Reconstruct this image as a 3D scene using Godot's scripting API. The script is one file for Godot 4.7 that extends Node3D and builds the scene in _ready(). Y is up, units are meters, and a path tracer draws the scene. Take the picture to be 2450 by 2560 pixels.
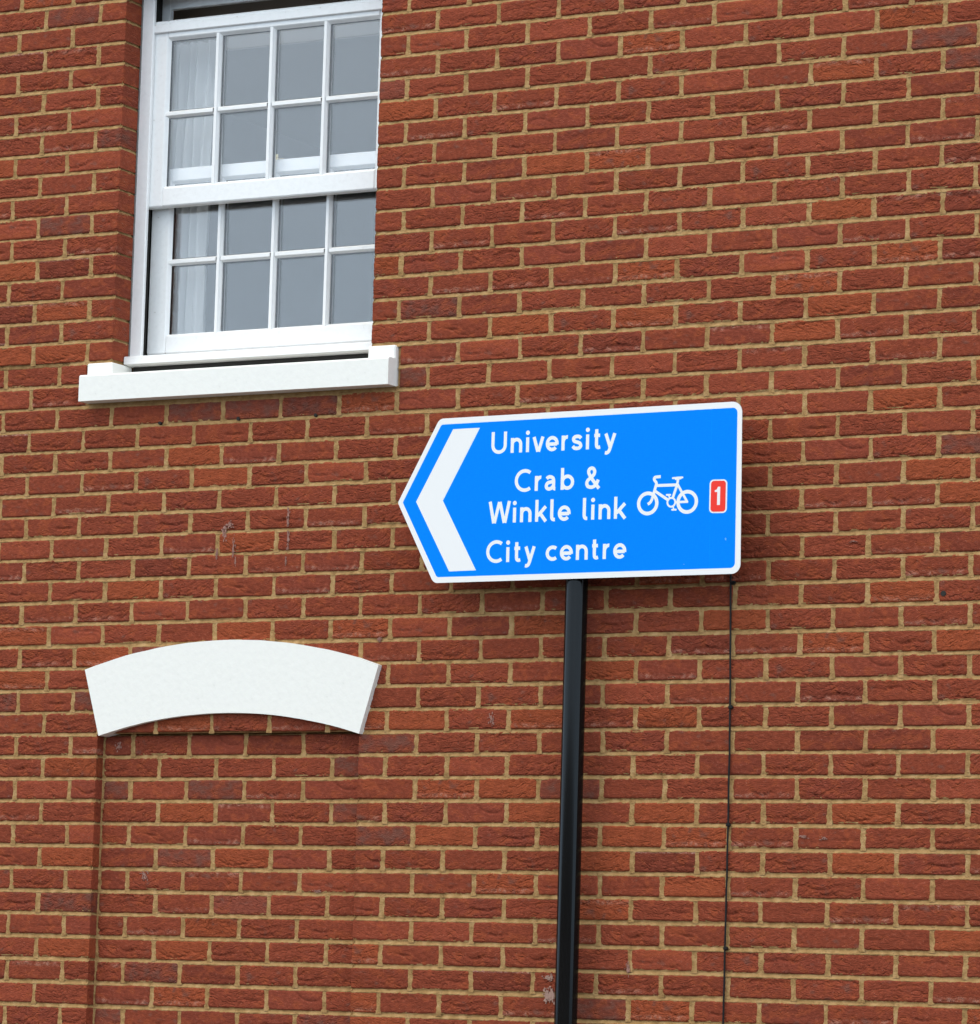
extends Node3D

# ---------- measured layout (metres; x along the wall, z out of the wall) ----------
const BASE_Y := 2.284            # height of brick course 0 above the pavement
const PITCH := 0.225
const GAUGE := 0.075
const OPEN_L := -2.818           # left and right side of window and blind window
const OPEN_R := -1.791
const NICHE_Z := -0.038
const CELLS_X := 6
const CELLS_Y := 9
const CELL_W := 256
const CELL_H := 84

var rng := RandomNumberGenerator.new()
var cam: Camera3D
var mats := {}
var pools := {}
var wobble := FastNoiseLite.new()
var relief := FastNoiseLite.new()
var low := FastNoiseLite.new()
var mid := FastNoiseLite.new()
var grain := FastNoiseLite.new()
var ridge := FastNoiseLite.new()
var faces := []
var course_shift := {-32: -16.0, -12: -14.0, -10: -12.0, -8: -7.0, -6: -3.0, -4: 0.0, -2: 2.0, 0: 3.5, 4: 1.0, 8: 4.0, 12: 1.0, 16: -0.5, 20: 4.5, 24: 4.5, 28: 0.0, 32: -2.0, 36: -4.0, 60: -4.0}


class Builder:
	var v := PackedVector3Array()
	var n := PackedVector3Array()
	var t := PackedVector2Array()
	var i := PackedInt32Array()

	func poly(pts: Array, outward: Vector3) -> void:
		var nn: Vector3 = (pts[1] - pts[0]).cross(pts[2] - pts[0])
		if nn.length() < 1e-12 and pts.size() > 3:
			nn = (pts[2] - pts[0]).cross(pts[3] - pts[0])
		nn = nn.normalized()
		var flip := nn.dot(outward) < 0.0
		if flip:
			nn = -nn
		var s := v.size()
		for p in pts:
			v.append(p)
			n.append(nn)
			t.append(Vector2(p.x, p.y))
		for k in range(1, pts.size() - 1):
			if flip:
				i.append_array([s, s + k, s + k + 1])
			else:
				i.append_array([s, s + k + 1, s + k])

	# a box with chamfered edges
	func box(a: Vector3, b: Vector3, bevel := 0.0015) -> void:
		var c := (a + b) * 0.5
		var h := (b - a).abs() * 0.5
		bevel = minf(bevel, minf(h.x, minf(h.y, h.z)) * 0.49)
		for ax in 3:
			var bx := (ax + 1) % 3
			var cx := (ax + 2) % 3
			for s in [-1.0, 1.0]:
				var pts := []
				for q in [[-1, -1], [1, -1], [1, 1], [-1, 1]]:
					var p := Vector3.ZERO
					p[ax] = s * h[ax]
					p[bx] = q[0] * (h[bx] - bevel)
					p[cx] = q[1] * (h[cx] - bevel)
					pts.append(c + p)
				var o := Vector3.ZERO
				o[ax] = s
				poly(pts, o)
			for sb in [-1.0, 1.0]:
				for sc in [-1.0, 1.0]:
					var pts := []
					for e in [[-1, 0], [1, 0], [1, 1], [-1, 1]]:
						var p := Vector3.ZERO
						p[ax] = e[0] * (h[ax] - bevel)
						p[bx] = sb * (h[bx] - (bevel if e[1] else 0.0))
						p[cx] = sc * (h[cx] - (0.0 if e[1] else bevel))
						pts.append(c + p)
					var o := Vector3.ZERO
					o[bx] = sb
					o[cx] = sc
					poly(pts, o)
		for sx in [-1.0, 1.0]:
			for sy in [-1.0, 1.0]:
				for sz in [-1.0, 1.0]:
					poly([c + Vector3(sx * h.x, sy * (h.y - bevel), sz * (h.z - bevel)), c + Vector3(sx * (h.x - bevel), sy * h.y, sz * (h.z - bevel)), c + Vector3(sx * (h.x - bevel), sy * (h.y - bevel), sz * h.z)], Vector3(sx, sy, sz))

	# a smooth grid of rows x cols points, its front on the side of «outward»
	func grid(pts: PackedVector3Array, cols: int, uv: PackedVector2Array, outward: Vector3) -> void:
		var rows := pts.size() / cols
		var s := v.size()
		var nn := PackedVector3Array()
		nn.resize(pts.size())
		var tri := PackedInt32Array()
		var up := 0.0
		for r in rows - 1:
			for c in cols - 1:
				var a := r * cols + c
				tri.append_array([a, a + 1, a + cols, a + 1, a + cols + 1, a + cols])
		for k in range(0, tri.size(), 3):
			var a := tri[k]
			var b := tri[k + 1]
			var d := tri[k + 2]
			var f := (pts[b] - pts[a]).cross(pts[d] - pts[a])
			up += f.dot(outward)
			nn[a] += f
			nn[b] += f
			nn[d] += f
		var sg := 1.0 if up >= 0.0 else -1.0
		v.append_array(pts)
		for k in pts.size():
			n.append((nn[k] * sg).normalized())
		t.append_array(uv)
		for k in range(0, tri.size(), 3):
			if sg > 0.0:
				i.append_array([s + tri[k], s + tri[k + 2], s + tri[k + 1]])
			else:
				i.append_array([s + tri[k], s + tri[k + 1], s + tri[k + 2]])

	# an outline in the x-y plane pushed from z0 (back) to z1 (front), front edge chamfered
	func prism(outline: PackedVector2Array, z0: float, z1: float, bevel: float, back := true) -> void:
		var inner := outline
		if bevel > 0.0:
			var off := Geometry2D.offset_polygon(outline, -bevel, Geometry2D.JOIN_MITER)
			if off.size() > 0 and off[0].size() == outline.size():
				inner = off[0]
				# keep corresponding corners together
				var best := 0
				var bd := 1e9
				for k in inner.size():
					var dd := inner[k].distance_to(outline[0])
					if dd < bd:
						bd = dd
						best = k
				var sorted := PackedVector2Array()
				for k in inner.size():
					sorted.append(inner[(best + k) % inner.size()])
				if sorted[1].distance_to(outline[1]) > sorted[sorted.size() - 1].distance_to(outline[1]):
					var rev := PackedVector2Array()
					for k in inner.size():
						rev.append(sorted[(inner.size() - k) % inner.size()])
					sorted = rev
				inner = sorted
			else:
				bevel = 0.0
		var cnt := outline.size()
		var area := 0.0
		for k in cnt:
			area += outline[k].cross(outline[(k + 1) % cnt])
		for k in cnt:
			var p := outline[k]
			var q := outline[(k + 1) % cnt]
			var o := Vector3(q.y - p.y, p.x - q.x, 0.0) * signf(area)
			poly([Vector3(p.x, p.y, z0), Vector3(q.x, q.y, z0), Vector3(q.x, q.y, z1 - bevel), Vector3(p.x, p.y, z1 - bevel)], o)
			if bevel > 0.0:
				var pi := inner[k]
				var qi := inner[(k + 1) % cnt]
				poly([Vector3(p.x, p.y, z1 - bevel), Vector3(q.x, q.y, z1 - bevel), Vector3(qi.x, qi.y, z1), Vector3(pi.x, pi.y, z1)], o + Vector3(0, 0, o.length()))
		flat(inner, z1, Vector3(0, 0, 1))
		if back:
			flat(outline, z0, Vector3(0, 0, -1))

	func flat(outline: PackedVector2Array, z: float, outward: Vector3) -> void:
		var tri := Geometry2D.triangulate_polygon(outline)
		for k in range(0, tri.size(), 3):
			var pts := []
			for q in 3:
				var p := outline[tri[k + q]]
				pts.append(Vector3(p.x, p.y, z))
			poly(pts, outward)

	# a round bar along a path
	func tube(path: PackedVector3Array, r: float, sides := 10) -> void:
		var pts := PackedVector3Array()
		var uv := PackedVector2Array()
		var far := path[path.size() - 1] - path[0]
		var ref := Vector3(1, 0, 0) if absf(far.normalized().x) < 0.7 else Vector3(0, 1, 0)
		for k in path.size():
			var d := (path[mini(k + 1, path.size() - 1)] - path[maxi(k - 1, 0)]).normalized()
			var e := d.cross(ref).normalized()
			var g := e.cross(d).normalized()
			for q in sides + 1:
				var a := TAU * q / sides
				pts.append(path[k] + (e * cos(a) + g * sin(a)) * r)
				uv.append(Vector2(q, k))
		var s := n.size()
		grid(pts, sides + 1, uv, Vector3.ZERO)
		# outward normals
		var flip := false
		var probe := s + 1
		if n[probe].dot(v[probe] - path[0]) < 0.0:
			flip = true
		for k in range(s, n.size()):
			if flip:
				n[k] = -n[k]
		for k in path.size():
			var joined := (n[s + k * (sides + 1)] + n[s + k * (sides + 1) + sides]).normalized()
			n[s + k * (sides + 1)] = joined
			n[s + k * (sides + 1) + sides] = joined
		if flip:
			var first := i.size() - (path.size() - 1) * sides * 6
			for k in range(first, i.size(), 3):
				var x := i[k + 1]
				i[k + 1] = i[k + 2]
				i[k + 2] = x
		for e in [0, path.size() - 1]:
			var ring := []
			for q in sides:
				ring.append(pts[e * (sides + 1) + q])
			poly(ring, far if e else -far)

	func add(o: Dictionary, at: Transform3D) -> void:
		var s := v.size()
		var b := at.basis.inverse().transposed()
		for k in o.v.size():
			v.append(at * o.v[k])
			n.append((b * o.n[k]).normalized())
		t.append_array(o.t)
		for k in o.i:
			i.append(s + k)

	func data() -> Dictionary:
		return {"v": v, "n": n, "t": t, "i": i}

	func mesh() -> ArrayMesh:
		var a := []
		a.resize(Mesh.ARRAY_MAX)
		a[Mesh.ARRAY_VERTEX] = v
		a[Mesh.ARRAY_NORMAL] = n
		a[Mesh.ARRAY_TEX_UV] = t
		a[Mesh.ARRAY_INDEX] = i
		var m := ArrayMesh.new()
		m.add_surface_from_arrays(Mesh.PRIMITIVE_TRIANGLES, a)
		return m


# ---------- nodes ----------
func put(called: String, mesh: Mesh, material: Material, parent: Node, at := Transform3D()) -> MeshInstance3D:
	var o := MeshInstance3D.new()
	o.name = called
	o.mesh = mesh
	o.material_override = material
	o.transform = at
	parent.add_child(o, true)
	return o


func thing(called: String, label: String, category: String, at := Vector3.ZERO) -> Node3D:
	var o := Node3D.new()
	o.name = called
	o.position = at
	o.set_meta("label", label)
	o.set_meta("category", category)
	add_child(o, true)
	return o


func part(called: String, parent: Node) -> Node3D:
	var o := Node3D.new()
	o.name = called
	parent.add_child(o, true)
	return o


func lin(r: float, g: float, b: float) -> Color:
	return Color(r, g, b).linear_to_srgb()


func plain(color: Color, rough: float, spec := 0.5) -> StandardMaterial3D:
	var m := StandardMaterial3D.new()
	m.albedo_color = color
	m.roughness = rough
	m.metallic_specular = spec
	return m


func noise_tex(sd: int, freq: float, size: int, cols: Array, offs: Array, octaves := 5) -> NoiseTexture2D:
	var f := FastNoiseLite.new()
	f.seed = sd
	f.frequency = freq
	f.fractal_octaves = octaves
	var g := Gradient.new()
	g.offsets = PackedFloat32Array(offs)
	g.colors = PackedColorArray(cols)
	var t := NoiseTexture2D.new()
	t.width = size
	t.height = size
	t.seamless = true
	t.noise = f
	t.color_ramp = g
	return t


func triplanar(m: StandardMaterial3D, scale: float) -> void:
	m.uv1_triplanar = true
	m.uv1_world_triplanar = true
	m.uv1_scale = Vector3.ONE * scale


# ---------- scene ----------
func _ready() -> void:
	camera_and_light()
	rng.seed = 20417
	wobble.seed = 7
	wobble.frequency = 1.0
	wobble.fractal_octaves = 3
	relief.seed = 11
	relief.frequency = 1.0
	relief.fractal_octaves = 3
	face_set_up()
	materials()
	surroundings()
	house()
	cable()
	direction_sign()
	room()


func camera_and_light() -> void:
	cam = Camera3D.new()
	cam.name = "camera"
	cam.fov = 14.428
	cam.near = 0.1
	cam.far = 600.0
	cam.position = Vector3(4.9202, 1.600, 11.3538)
	cam.rotation = Vector3(deg_to_rad(6.9493), deg_to_rad(28.8198), deg_to_rad(1.6159))
	add_child(cam)
	var e := Environment.new()
	e.background_mode = Environment.BG_SKY
	var s := ProceduralSkyMaterial.new()
	s.sky_top_color = Color(0.845, 0.865, 0.885)
	s.sky_horizon_color = Color(0.765, 0.882, 0.985)
	s.sky_curve = 0.2
	s.ground_horizon_color = Color(0.55, 0.56, 0.57)
	s.ground_bottom_color = Color(0.45, 0.45, 0.45)
	s.sun_angle_max = 1.0
	# thin, uneven cloud
	var cloud := noise_tex(61, 0.010, 512, [Color(0, 0, 0), Color(0.16, 0.16, 0.16), Color(0.40, 0.40, 0.39)], [0.25, 0.5, 0.8], 4)
	s.sky_cover = cloud
	var sky := Sky.new()
	sky.sky_material = s
	e.sky = sky
	e.background_energy_multiplier = 2.55
	e.tonemap_mode = Environment.TONE_MAPPER_LINEAR
	e.tonemap_exposure = 1.05
	e.sdfgi_enabled = true
	e.ssao_enabled = true
	e.ssil_enabled = true
	var w := WorldEnvironment.new()
	w.name = "environment"
	w.environment = e
	add_child(w)
	var sun := DirectionalLight3D.new()
	sun.name = "sun"
	sun.light_energy = 0.3
	sun.light_angular_distance = 24.0
	sun.light_color = Color(1.0, 0.955, 0.88)
	sun.shadow_enabled = true
	add_child(sun)
	sun.look_at_from_position(Vector3.ZERO, Vector3(0.45, -1.15, -0.75))


func materials() -> void:
	mats.brick = brick_material()
	var m := plain(lin(0.43, 0.295, 0.135), 0.95, 0.3)
	m.albedo_color = Color.WHITE
	m.albedo_texture = noise_tex(3, 0.02, 512, [lin(0.225, 0.130, 0.050), lin(0.345, 0.202, 0.080), lin(0.400, 0.240, 0.100), lin(0.48, 0.31, 0.15)], [0.0, 0.42, 0.6, 1.0], 6)
	m.heightmap_enabled = true
	m.heightmap_scale = 0.12
	m.heightmap_texture = noise_tex(31, 0.09, 512, [Color.BLACK, Color.WHITE], [0.2, 0.8], 4)
	triplanar(m, 2.6)
	mats.mortar = m
	m = plain(Color.WHITE, 0.42)
	m.albedo_texture = noise_tex(5, 0.012, 1024, [lin(0.50, 0.48, 0.43), lin(0.81, 0.81, 0.80), lin(0.835, 0.838, 0.83), lin(0.85, 0.852, 0.842)], [0.0, 0.13, 0.5, 1.0], 7)
	m.heightmap_enabled = true
	m.heightmap_scale = 0.02
	m.heightmap_texture = noise_tex(51, 0.03, 512, [Color.BLACK, Color.WHITE], [0.2, 0.8], 4)
	triplanar(m, 3.0)
	mats.paint = m
	m = plain(Color.WHITE, 0.7, 0.4)
	m.albedo_texture = noise_tex(9, 0.015, 1024, [lin(0.72, 0.71, 0.66), lin(0.825, 0.815, 0.765), lin(0.84, 0.83, 0.78), lin(0.85, 0.84, 0.79)], [0.0, 0.14, 0.5, 1.0], 6)
	m.heightmap_enabled = true
	m.heightmap_scale = 0.03
	m.heightmap_texture = noise_tex(91, 0.035, 512, [Color.BLACK, Color.WHITE], [0.15, 0.85], 5)
	triplanar(m, 2.0)
	mats.stone = m
	mats.black = plain(lin(0.005, 0.005, 0.005), 0.10, 0.30)
	mats.cable = plain(lin(0.010, 0.010, 0.010), 0.5, 0.3)
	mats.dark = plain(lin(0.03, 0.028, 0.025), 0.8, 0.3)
	mats.metal = plain(lin(0.45, 0.46, 0.47), 0.45)
	mats.metal.metallic = 0.8
	m = plain(Color(1, 1, 1, 0.0), 0.0)
	m.transparency = BaseMaterial3D.TRANSPARENCY_ALPHA
	m.metallic_specular = 0.5
	mats.glass = m
	m = plain(lin(0.66, 0.66, 0.64), 0.9, 0.2)
	m.backlight = Color(0.35, 0.35, 0.34)
	mats.cloth = m
	mats.pelmet = plain(lin(0.36, 0.32, 0.28), 0.7)
	mats.room = plain(lin(0.22, 0.19, 0.155), 0.9, 0.2)
	mats.carpet = plain(lin(0.12, 0.09, 0.07), 0.95, 0.1)
	m = plain(Color.WHITE, 0.9, 0.3)
	m.albedo_texture = noise_tex(21, 0.02, 512, [lin(0.14, 0.135, 0.13), lin(0.24, 0.235, 0.225)], [0.2, 0.8], 5)
	triplanar(m, 1.0)
	mats.slab = m
	m = plain(Color.WHITE, 0.9, 0.3)
	m.albedo_texture = noise_tex(22, 0.08, 512, [lin(0.04, 0.04, 0.04), lin(0.075, 0.075, 0.073)], [0.2, 0.8], 5)
	triplanar(m, 0.7)
	mats.asphalt = m
	mats.limewash = plain(lin(0.41, 0.26, 0.21), 0.9, 0.2)
	mats.faded = plain(lin(0.355, 0.195, 0.155), 0.9, 0.2)


# what sets one brick face apart from the next
func face_set_up() -> void:
	low.seed = 101
	low.frequency = 0.014
	low.fractal_octaves = 2
	mid.seed = 102
	mid.frequency = 0.05
	mid.fractal_octaves = 3
	grain.seed = 103
	grain.frequency = 0.33
	grain.fractal_octaves = 2
	ridge.seed = 104
	ridge.frequency = 1.0
	ridge.fractal_octaves = 2
	var g := RandomNumberGenerator.new()
	g.seed = 77
	for cell in CELLS_X * CELLS_Y:
		var amount := g.randf()
		faces.append({"tone": g.randf_range(0.88, 1.12), "patch": g.randf_range(-0.15, 0.15), "grey": g.randf_range(-0.95, -0.45), "bow": g.randf_range(-4.0, 30.0), "tilt": g.randf_range(-0.06, 0.30), "amount": amount, "spread": g.randf_range(0.05, 0.085), "smear": g.randf() < 0.10, "top": g.randf() < 0.04, "off": cell * 613.0})


# 0 to 1: how deep a crease of the clay lies at a point (millimetres from the middle of the face and from its top)
func crease_at(f: Dictionary, cell: int, xm: float, ym: float, nl: float, nm: float, wide: float) -> float:
	var x: float = xm / 112.5
	var s: float = ym + f.bow * x * x + f.tilt * xm + 10.0 * nl + 5.0 * nm
	var rd := absf(ridge.get_noise_3d(s * f.spread, (xm + f.off) * 0.011, cell * 1.7))
	var where := smoothstep(-0.16, 0.24, nl * 0.55 + nm * 0.55 + (ym - 40.0) / 110.0 + (f.amount - 0.60) * 0.75)
	return (1.0 - smoothstep(0.0, wide, rd)) * where


# colour and fine relief of sand-creased brick faces, one face to each cell
func brick_material() -> StandardMaterial3D:
	var w := CELLS_X * CELL_W
	var h := CELLS_Y * CELL_H
	var col := PackedByteArray()
	col.resize(w * h * 3)
	var hgt := PackedByteArray()
	hgt.resize(w * h)
	var lut := PackedByteArray()
	lut.resize(1025)
	for k in 1025:
		lut[k] = int(clampf(Color(k / 1024.0, 0, 0).linear_to_srgb().r * 255.0 + 0.5, 0, 255))
	for cell in CELLS_X * CELLS_Y:
		var cx := (cell % CELLS_X) * CELL_W
		var cy := (cell / CELLS_X) * CELL_H
		var kind := cell_kind(cell)
		var f: Dictionary = faces[cell]
		var base := Vector3(0.246, 0.0535, 0.0270)
		if kind == 1:
			base = Vector3(0.285, 0.064, 0.0265)       # brighter, more orange
		elif kind == 2:
			base = Vector3(0.216, 0.055, 0.033)       # plum grey
		elif kind == 3:
			base = Vector3(0.212, 0.0465, 0.0255)      # dark red
		base = base * f.tone
		var patch: float = f.patch + (0.25 if kind == 1 else 0.0)
		var grey: float = f.grey + (0.50 if kind == 2 else 0.0)
		var smear: bool = f.smear or kind == 4
		var top_smear: bool = f.top
		var ox: float = f.off
		for y in CELL_H:
			var ym := (y + 0.5) / CELL_H * 75.0      # millimetres from the top of the cell
			for x in CELL_W:
				var xm := (x + 0.5) / CELL_W * 225.0 - 112.5
				var nl := low.get_noise_2d(xm + ox, ym * 1.4)
				var nm := mid.get_noise_2d(xm + ox, ym * 1.2)
				var nf := grain.get_noise_2d(xm + ox, ym * 1.6)
				var cr := crease_at(f, cell, xm, ym, nl, nm, 0.13)
				var along: float = ym + f.bow * xm * xm / 12656.0 + f.tilt * xm + 10.0 * nl + 5.0 * nm
				var hatch := ridge.get_noise_3d(along * 0.23, (xm + ox) * 0.035, cell * 1.7 + 300.0)
				var z: float = 0.70 + 0.14 * nm + 0.10 * nf + 0.30 * hatch * (0.35 + f.amount) - 0.55 * cr
				hgt[(cy + y) * w + cx + x] = int(clampf(z, 0.0, 1.0) * 255.0)
				var c := base * (1.0 + 0.20 * nm + 0.24 * nf + 0.10 * nl)
				var po := clampf((nl * 1.1 + nm * 0.35 + patch - 0.16) * 1.5, 0.0, 0.6)
				c = c.lerp(Vector3(0.320, 0.073, 0.027) * (1.0 + 0.3 * nf), po * 0.7)
				var pg := clampf((-nl * 1.2 + nm * 0.3 + grey) * 1.4, 0.0, 0.65)
				c = c.lerp(Vector3(0.158, 0.066, 0.048) * (1.0 + 0.25 * nf), pg)
				if smear:
					var q := clampf((nf * 1.3 + nm * 0.8 + 0.05) * smoothstep(46.0, 60.0, ym) * (1.0 - smoothstep(64.0, 70.0, ym)) * (0.5 + nl * 1.5), 0.0, 0.65)
					c = c.lerp(Vector3(0.46, 0.28, 0.22), q)
				if top_smear:
					var q := clampf((nf * 1.6 + nm + 0.15) * (1.0 - smoothstep(7.0, 13.0, ym)), 0.0, 0.7)
					c = c.lerp(Vector3(0.50, 0.34, 0.27), q)
				if nf > 0.62 and nm > 0.20:
					c = c.lerp(Vector3(0.60, 0.46, 0.38), 0.6)
				elif nf < -0.60:
					c = c * 0.6
				var at := ((cy + y) * w + cx + x) * 3
				col[at] = lut[int(clampf(c.x, 0.0, 1.0) * 1024.0)]
				col[at + 1] = lut[int(clampf(c.y, 0.0, 1.0) * 1024.0)]
				col[at + 2] = lut[int(clampf(c.z, 0.0, 1.0) * 1024.0)]
	var m := plain(Color.WHITE, 0.9, 0.25)
	m.albedo_texture = ImageTexture.create_from_image(Image.create_from_data(w, h, false, Image.FORMAT_RGB8, col))
	m.heightmap_enabled = true
	m.heightmap_scale = 0.60
	m.heightmap_texture = ImageTexture.create_from_image(Image.create_from_data(w, h, false, Image.FORMAT_L8, hgt))
	return m


func cell_kind(cell: int) -> int:
	if cell < 30:
		return 0
	if cell < 36:
		return 1
	if cell < 42:
		return 2
	if cell < 51:
		return 3
	return 4


func surroundings() -> void:
	var b := Builder.new()
	b.poly([Vector3(-250, -0.12, -250), Vector3(250, -0.12, -250), Vector3(250, -0.12, 250), Vector3(-250, -0.12, 250)], Vector3.UP)
	put("road", b.mesh(), mats.asphalt, self).set_meta("kind", "structure")
	b = Builder.new()
	b.box(Vector3(-40, -0.2, -0.28), Vector3(40, 0.0, 2.4), 0.01)
	put("pavement", b.mesh(), mats.slab, self).set_meta("kind", "structure")
	opposite()


# the low terrace across the road, which the black post mirrors
func opposite() -> void:
	var t := thing("terrace_house", "low rendered terrace with slate roof across the road", "house", Vector3(0, -0.12, 26))
	var b := Builder.new()
	b.box(Vector3(-45, 0, 0), Vector3(45, 2.9, 7), 0.02)
	put("wall", b.mesh(), plain(lin(0.20, 0.13, 0.10), 0.9, 0.2), t)
	b = Builder.new()
	var sec := [Vector2(-0.3, 2.9), Vector2(7.3, 2.9), Vector2(3.5, 4.6)]
	for k in 3:
		var p: Vector2 = sec[k]
		var q: Vector2 = sec[(k + 1) % 3]
		b.poly([Vector3(-45.2, p.y + 0.01, p.x), Vector3(45.2, p.y + 0.01, p.x), Vector3(45.2, q.y + 0.01, q.x), Vector3(-45.2, q.y + 0.01, q.x)], Vector3(0, -(q.x - p.x), q.y - p.y) * -1.0 if k else Vector3(0, -1, 0))
	for e in [-45.2, 45.2]:
		b.poly([Vector3(e, 2.91, -0.3), Vector3(e, 2.91, 7.3), Vector3(e, 4.61, 3.5)], Vector3(e, 0, 0))
	put("roof", b.mesh(), plain(lin(0.07, 0.072, 0.08), 0.7, 0.4), t)
	for k in 14:
		b = Builder.new()
		b.box(Vector3(-0.55, 0.95, -0.04), Vector3(0.55, 2.3, 0.02), 0.01)
		put("window", b.mesh(), mats.paint, t, Transform3D(Basis(), Vector3(-41.0 + k * 6.2, 0, 0)))
		b = Builder.new()
		b.box(Vector3(1.4, 0.02, -0.04), Vector3(2.3, 2.1, 0.02), 0.01)
		put("door", b.mesh(), mats.dark, t, Transform3D(Basis(), Vector3(-41.0 + k * 6.2, 0, 0)))


# ---------- the brick house ----------
func shift_of(j: float) -> float:
	var ks: Array = course_shift.keys()
	for k in ks.size() - 1:
		if j <= ks[k + 1]:
			var f: float = clampf((j - ks[k]) / float(ks[k + 1] - ks[k]), 0.0, 1.0)
			return lerpf(course_shift[ks[k]], course_shift[ks[k + 1]], f) * 0.001
	return -0.004


func course_y(j: float) -> float:
	return BASE_Y + GAUGE * j + shift_of(j)


# one brick: a hand-thrown face with soft arrises; «ls» and «rs» are how deep a seen left or right end goes back
func brick_data(length: float, height: float, sd: int, ls: float, rs: float, fine: bool, cell: int, from: float, to: float) -> Dictionary:
	var g := RandomNumberGenerator.new()
	g.seed = sd
	var us := [0.0, 0.0015, 0.0035, 0.0065, 0.011]
	var vs := [0.0, 0.0015, 0.0035, 0.0065]
	if not fine:
		us = [0.0, 0.004]
		vs = [0.0, 0.004]
	var a := []
	var inner_n := (int(length / 0.0040) if fine else 3)
	for u in us:
		a.append(u)
	for k in range(1, inner_n):
		a.append(lerpf(us[-1], length - us[-1], k / float(inner_n)))
	for k in us.size():
		a.append(length - us[us.size() - 1 - k])
	var bb := []
	var inner_m := 13 if fine else 1
	for u in vs:
		bb.append(u)
	for k in range(1, inner_m):
		bb.append(lerpf(vs[-1], height - vs[-1], k / float(inner_m)))
	for k in vs.size():
		bb.append(height - vs[vs.size() - 1 - k])
	# folds of clay across the face
	var folds := []
	if fine:
		for k in [0, 0, 1, 1, 2][g.randi() % 5]:
			folds.append([g.randf_range(0.006, height * 0.5), g.randf_range(0.1, 0.9) * length, g.randf_range(-0.4, 1.3), g.randf_range(0.025, 0.09), g.randf_range(0.0015, 0.0075), g.randf_range(0.006, 0.013)])
	var o := g.randf() * 900.0
	var corner := [g.randf(), g.randf(), g.randf(), g.randf()]
	var look: Dictionary = faces[cell]
	var span := 225.0 * (to - from)
	var face := func(u: float, v: float) -> Vector3:
		var edge_n := wobble.get_noise_2d(u * 45.0 + o, v * 45.0)
		var du := minf(u if ls <= 0.0 else 1.0, (length - u) if rs <= 0.0 else 1.0)
		var dv := minf(v, height - v)
		var r := 0.0065 + 0.0045 * edge_n
		var q: float = corner[(1 if u > length * 0.5 else 0) + (2 if v > height * 0.5 else 0)]
		if du < 0.02:
			r += 0.006 * q * q * (1.0 - du / 0.02)
		var e := minf(du, dv) + 0.0016 * edge_n
		if du < r and dv < r:
			e = r - Vector2(r - du, r - dv).length()
		var z := 0.0018 * relief.get_noise_2d(u * 9.0 + o, v * 16.0) + 0.0008 * relief.get_noise_2d(u * 40.0 - o, v * 60.0)
		if e < r:
			var d := clampf(r - e, 0.0, r)
			z -= (r - sqrt(maxf(0.0, r * r - d * d))) * 0.9
		if fine and e > 0.003:
			var xm := (from - 0.5) * 225.0 + u / length * span
			var ym := 75.0 * (0.04 + 0.92 * (1.0 - v / height))
			var nl := low.get_noise_2d(xm + look.off, ym * 1.4)
			var nm := mid.get_noise_2d(xm + look.off, ym * 1.2)
			z -= 0.0022 * crease_at(look, cell, xm, ym, nl, nm, 0.2)
		for f in folds:
			var x0: float = (u - f[1]) / f[3]
			if absf(x0) < 1.0:
				var line: float = f[0] + f[2] * (u - f[1]) * (u - f[1]) * 6.0 + 0.007 * relief.get_noise_2d(u * 14.0, o)
				var below: float = line - v
				if below > 0.0 and below < f[5]:
					z -= f[4] * (1.0 - below / f[5]) * (1.0 - x0 * x0)
		return Vector3(u + 0.0010 * edge_n, v + 0.0008 * relief.get_noise_2d(u * 28.0 + o, 3.0), z)
	var pts := PackedVector3Array()
	var uv := PackedVector2Array()
	var cols := 0
	var back := -0.016
	var vlist := [-1.0] + bb + [-2.0]
	for q in vlist:
		var vv: float = 0.0 if q == -1.0 else (height if q == -2.0 else q)
		var skirt: bool = q < 0.0
		var row := []
		var ur := []
		# left end
		if ls > 0.0:
			for k in range(5, 0, -1):
				var p: Vector3 = face.call(0.0, vv)
				row.append(Vector3(0.0012 * relief.get_noise_2d(k * 0.9 + o, vv * 60.0), p.y, p.z - ls * k / 5.0))
				ur.append(0.45 * k / 5.0)
		else:
			var p: Vector3 = face.call(0.0, vv)
			row.append(Vector3(p.x, p.y, back))
			ur.append(0.0)
		for u in a:
			var p: Vector3 = face.call(u, vv)
			if skirt:
				p.z = back
			row.append(p)
			ur.append(u / length)
		if rs > 0.0:
			for k in range(1, 6):
				var p: Vector3 = face.call(length, vv)
				row.append(Vector3(length + 0.0012 * relief.get_noise_2d(k * 0.9 - o, vv * 60.0), p.y, p.z - rs * k / 5.0))
				ur.append(1.0 - 0.45 * k / 5.0)
		else:
			var p: Vector3 = face.call(length, vv)
			row.append(Vector3(p.x, p.y, back))
			ur.append(1.0)
		cols = row.size()
		var cu := float(cell % CELLS_X)
		var cv := float(cell / CELLS_X)
		for k in cols:
			pts.append(row[k] - Vector3(length * 0.5, height * 0.5, 0))
			var fu: float = lerpf(from, to, ur[k])
			uv.append(Vector2((cu + 0.01 + 0.98 * fu) / CELLS_X, (cv + 0.04 + 0.92 * (1.0 - vv / height)) / CELLS_Y))
	var b := Builder.new()
	b.grid(pts, cols, uv, Vector3(0, 0, 1))
	return b.data()


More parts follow.
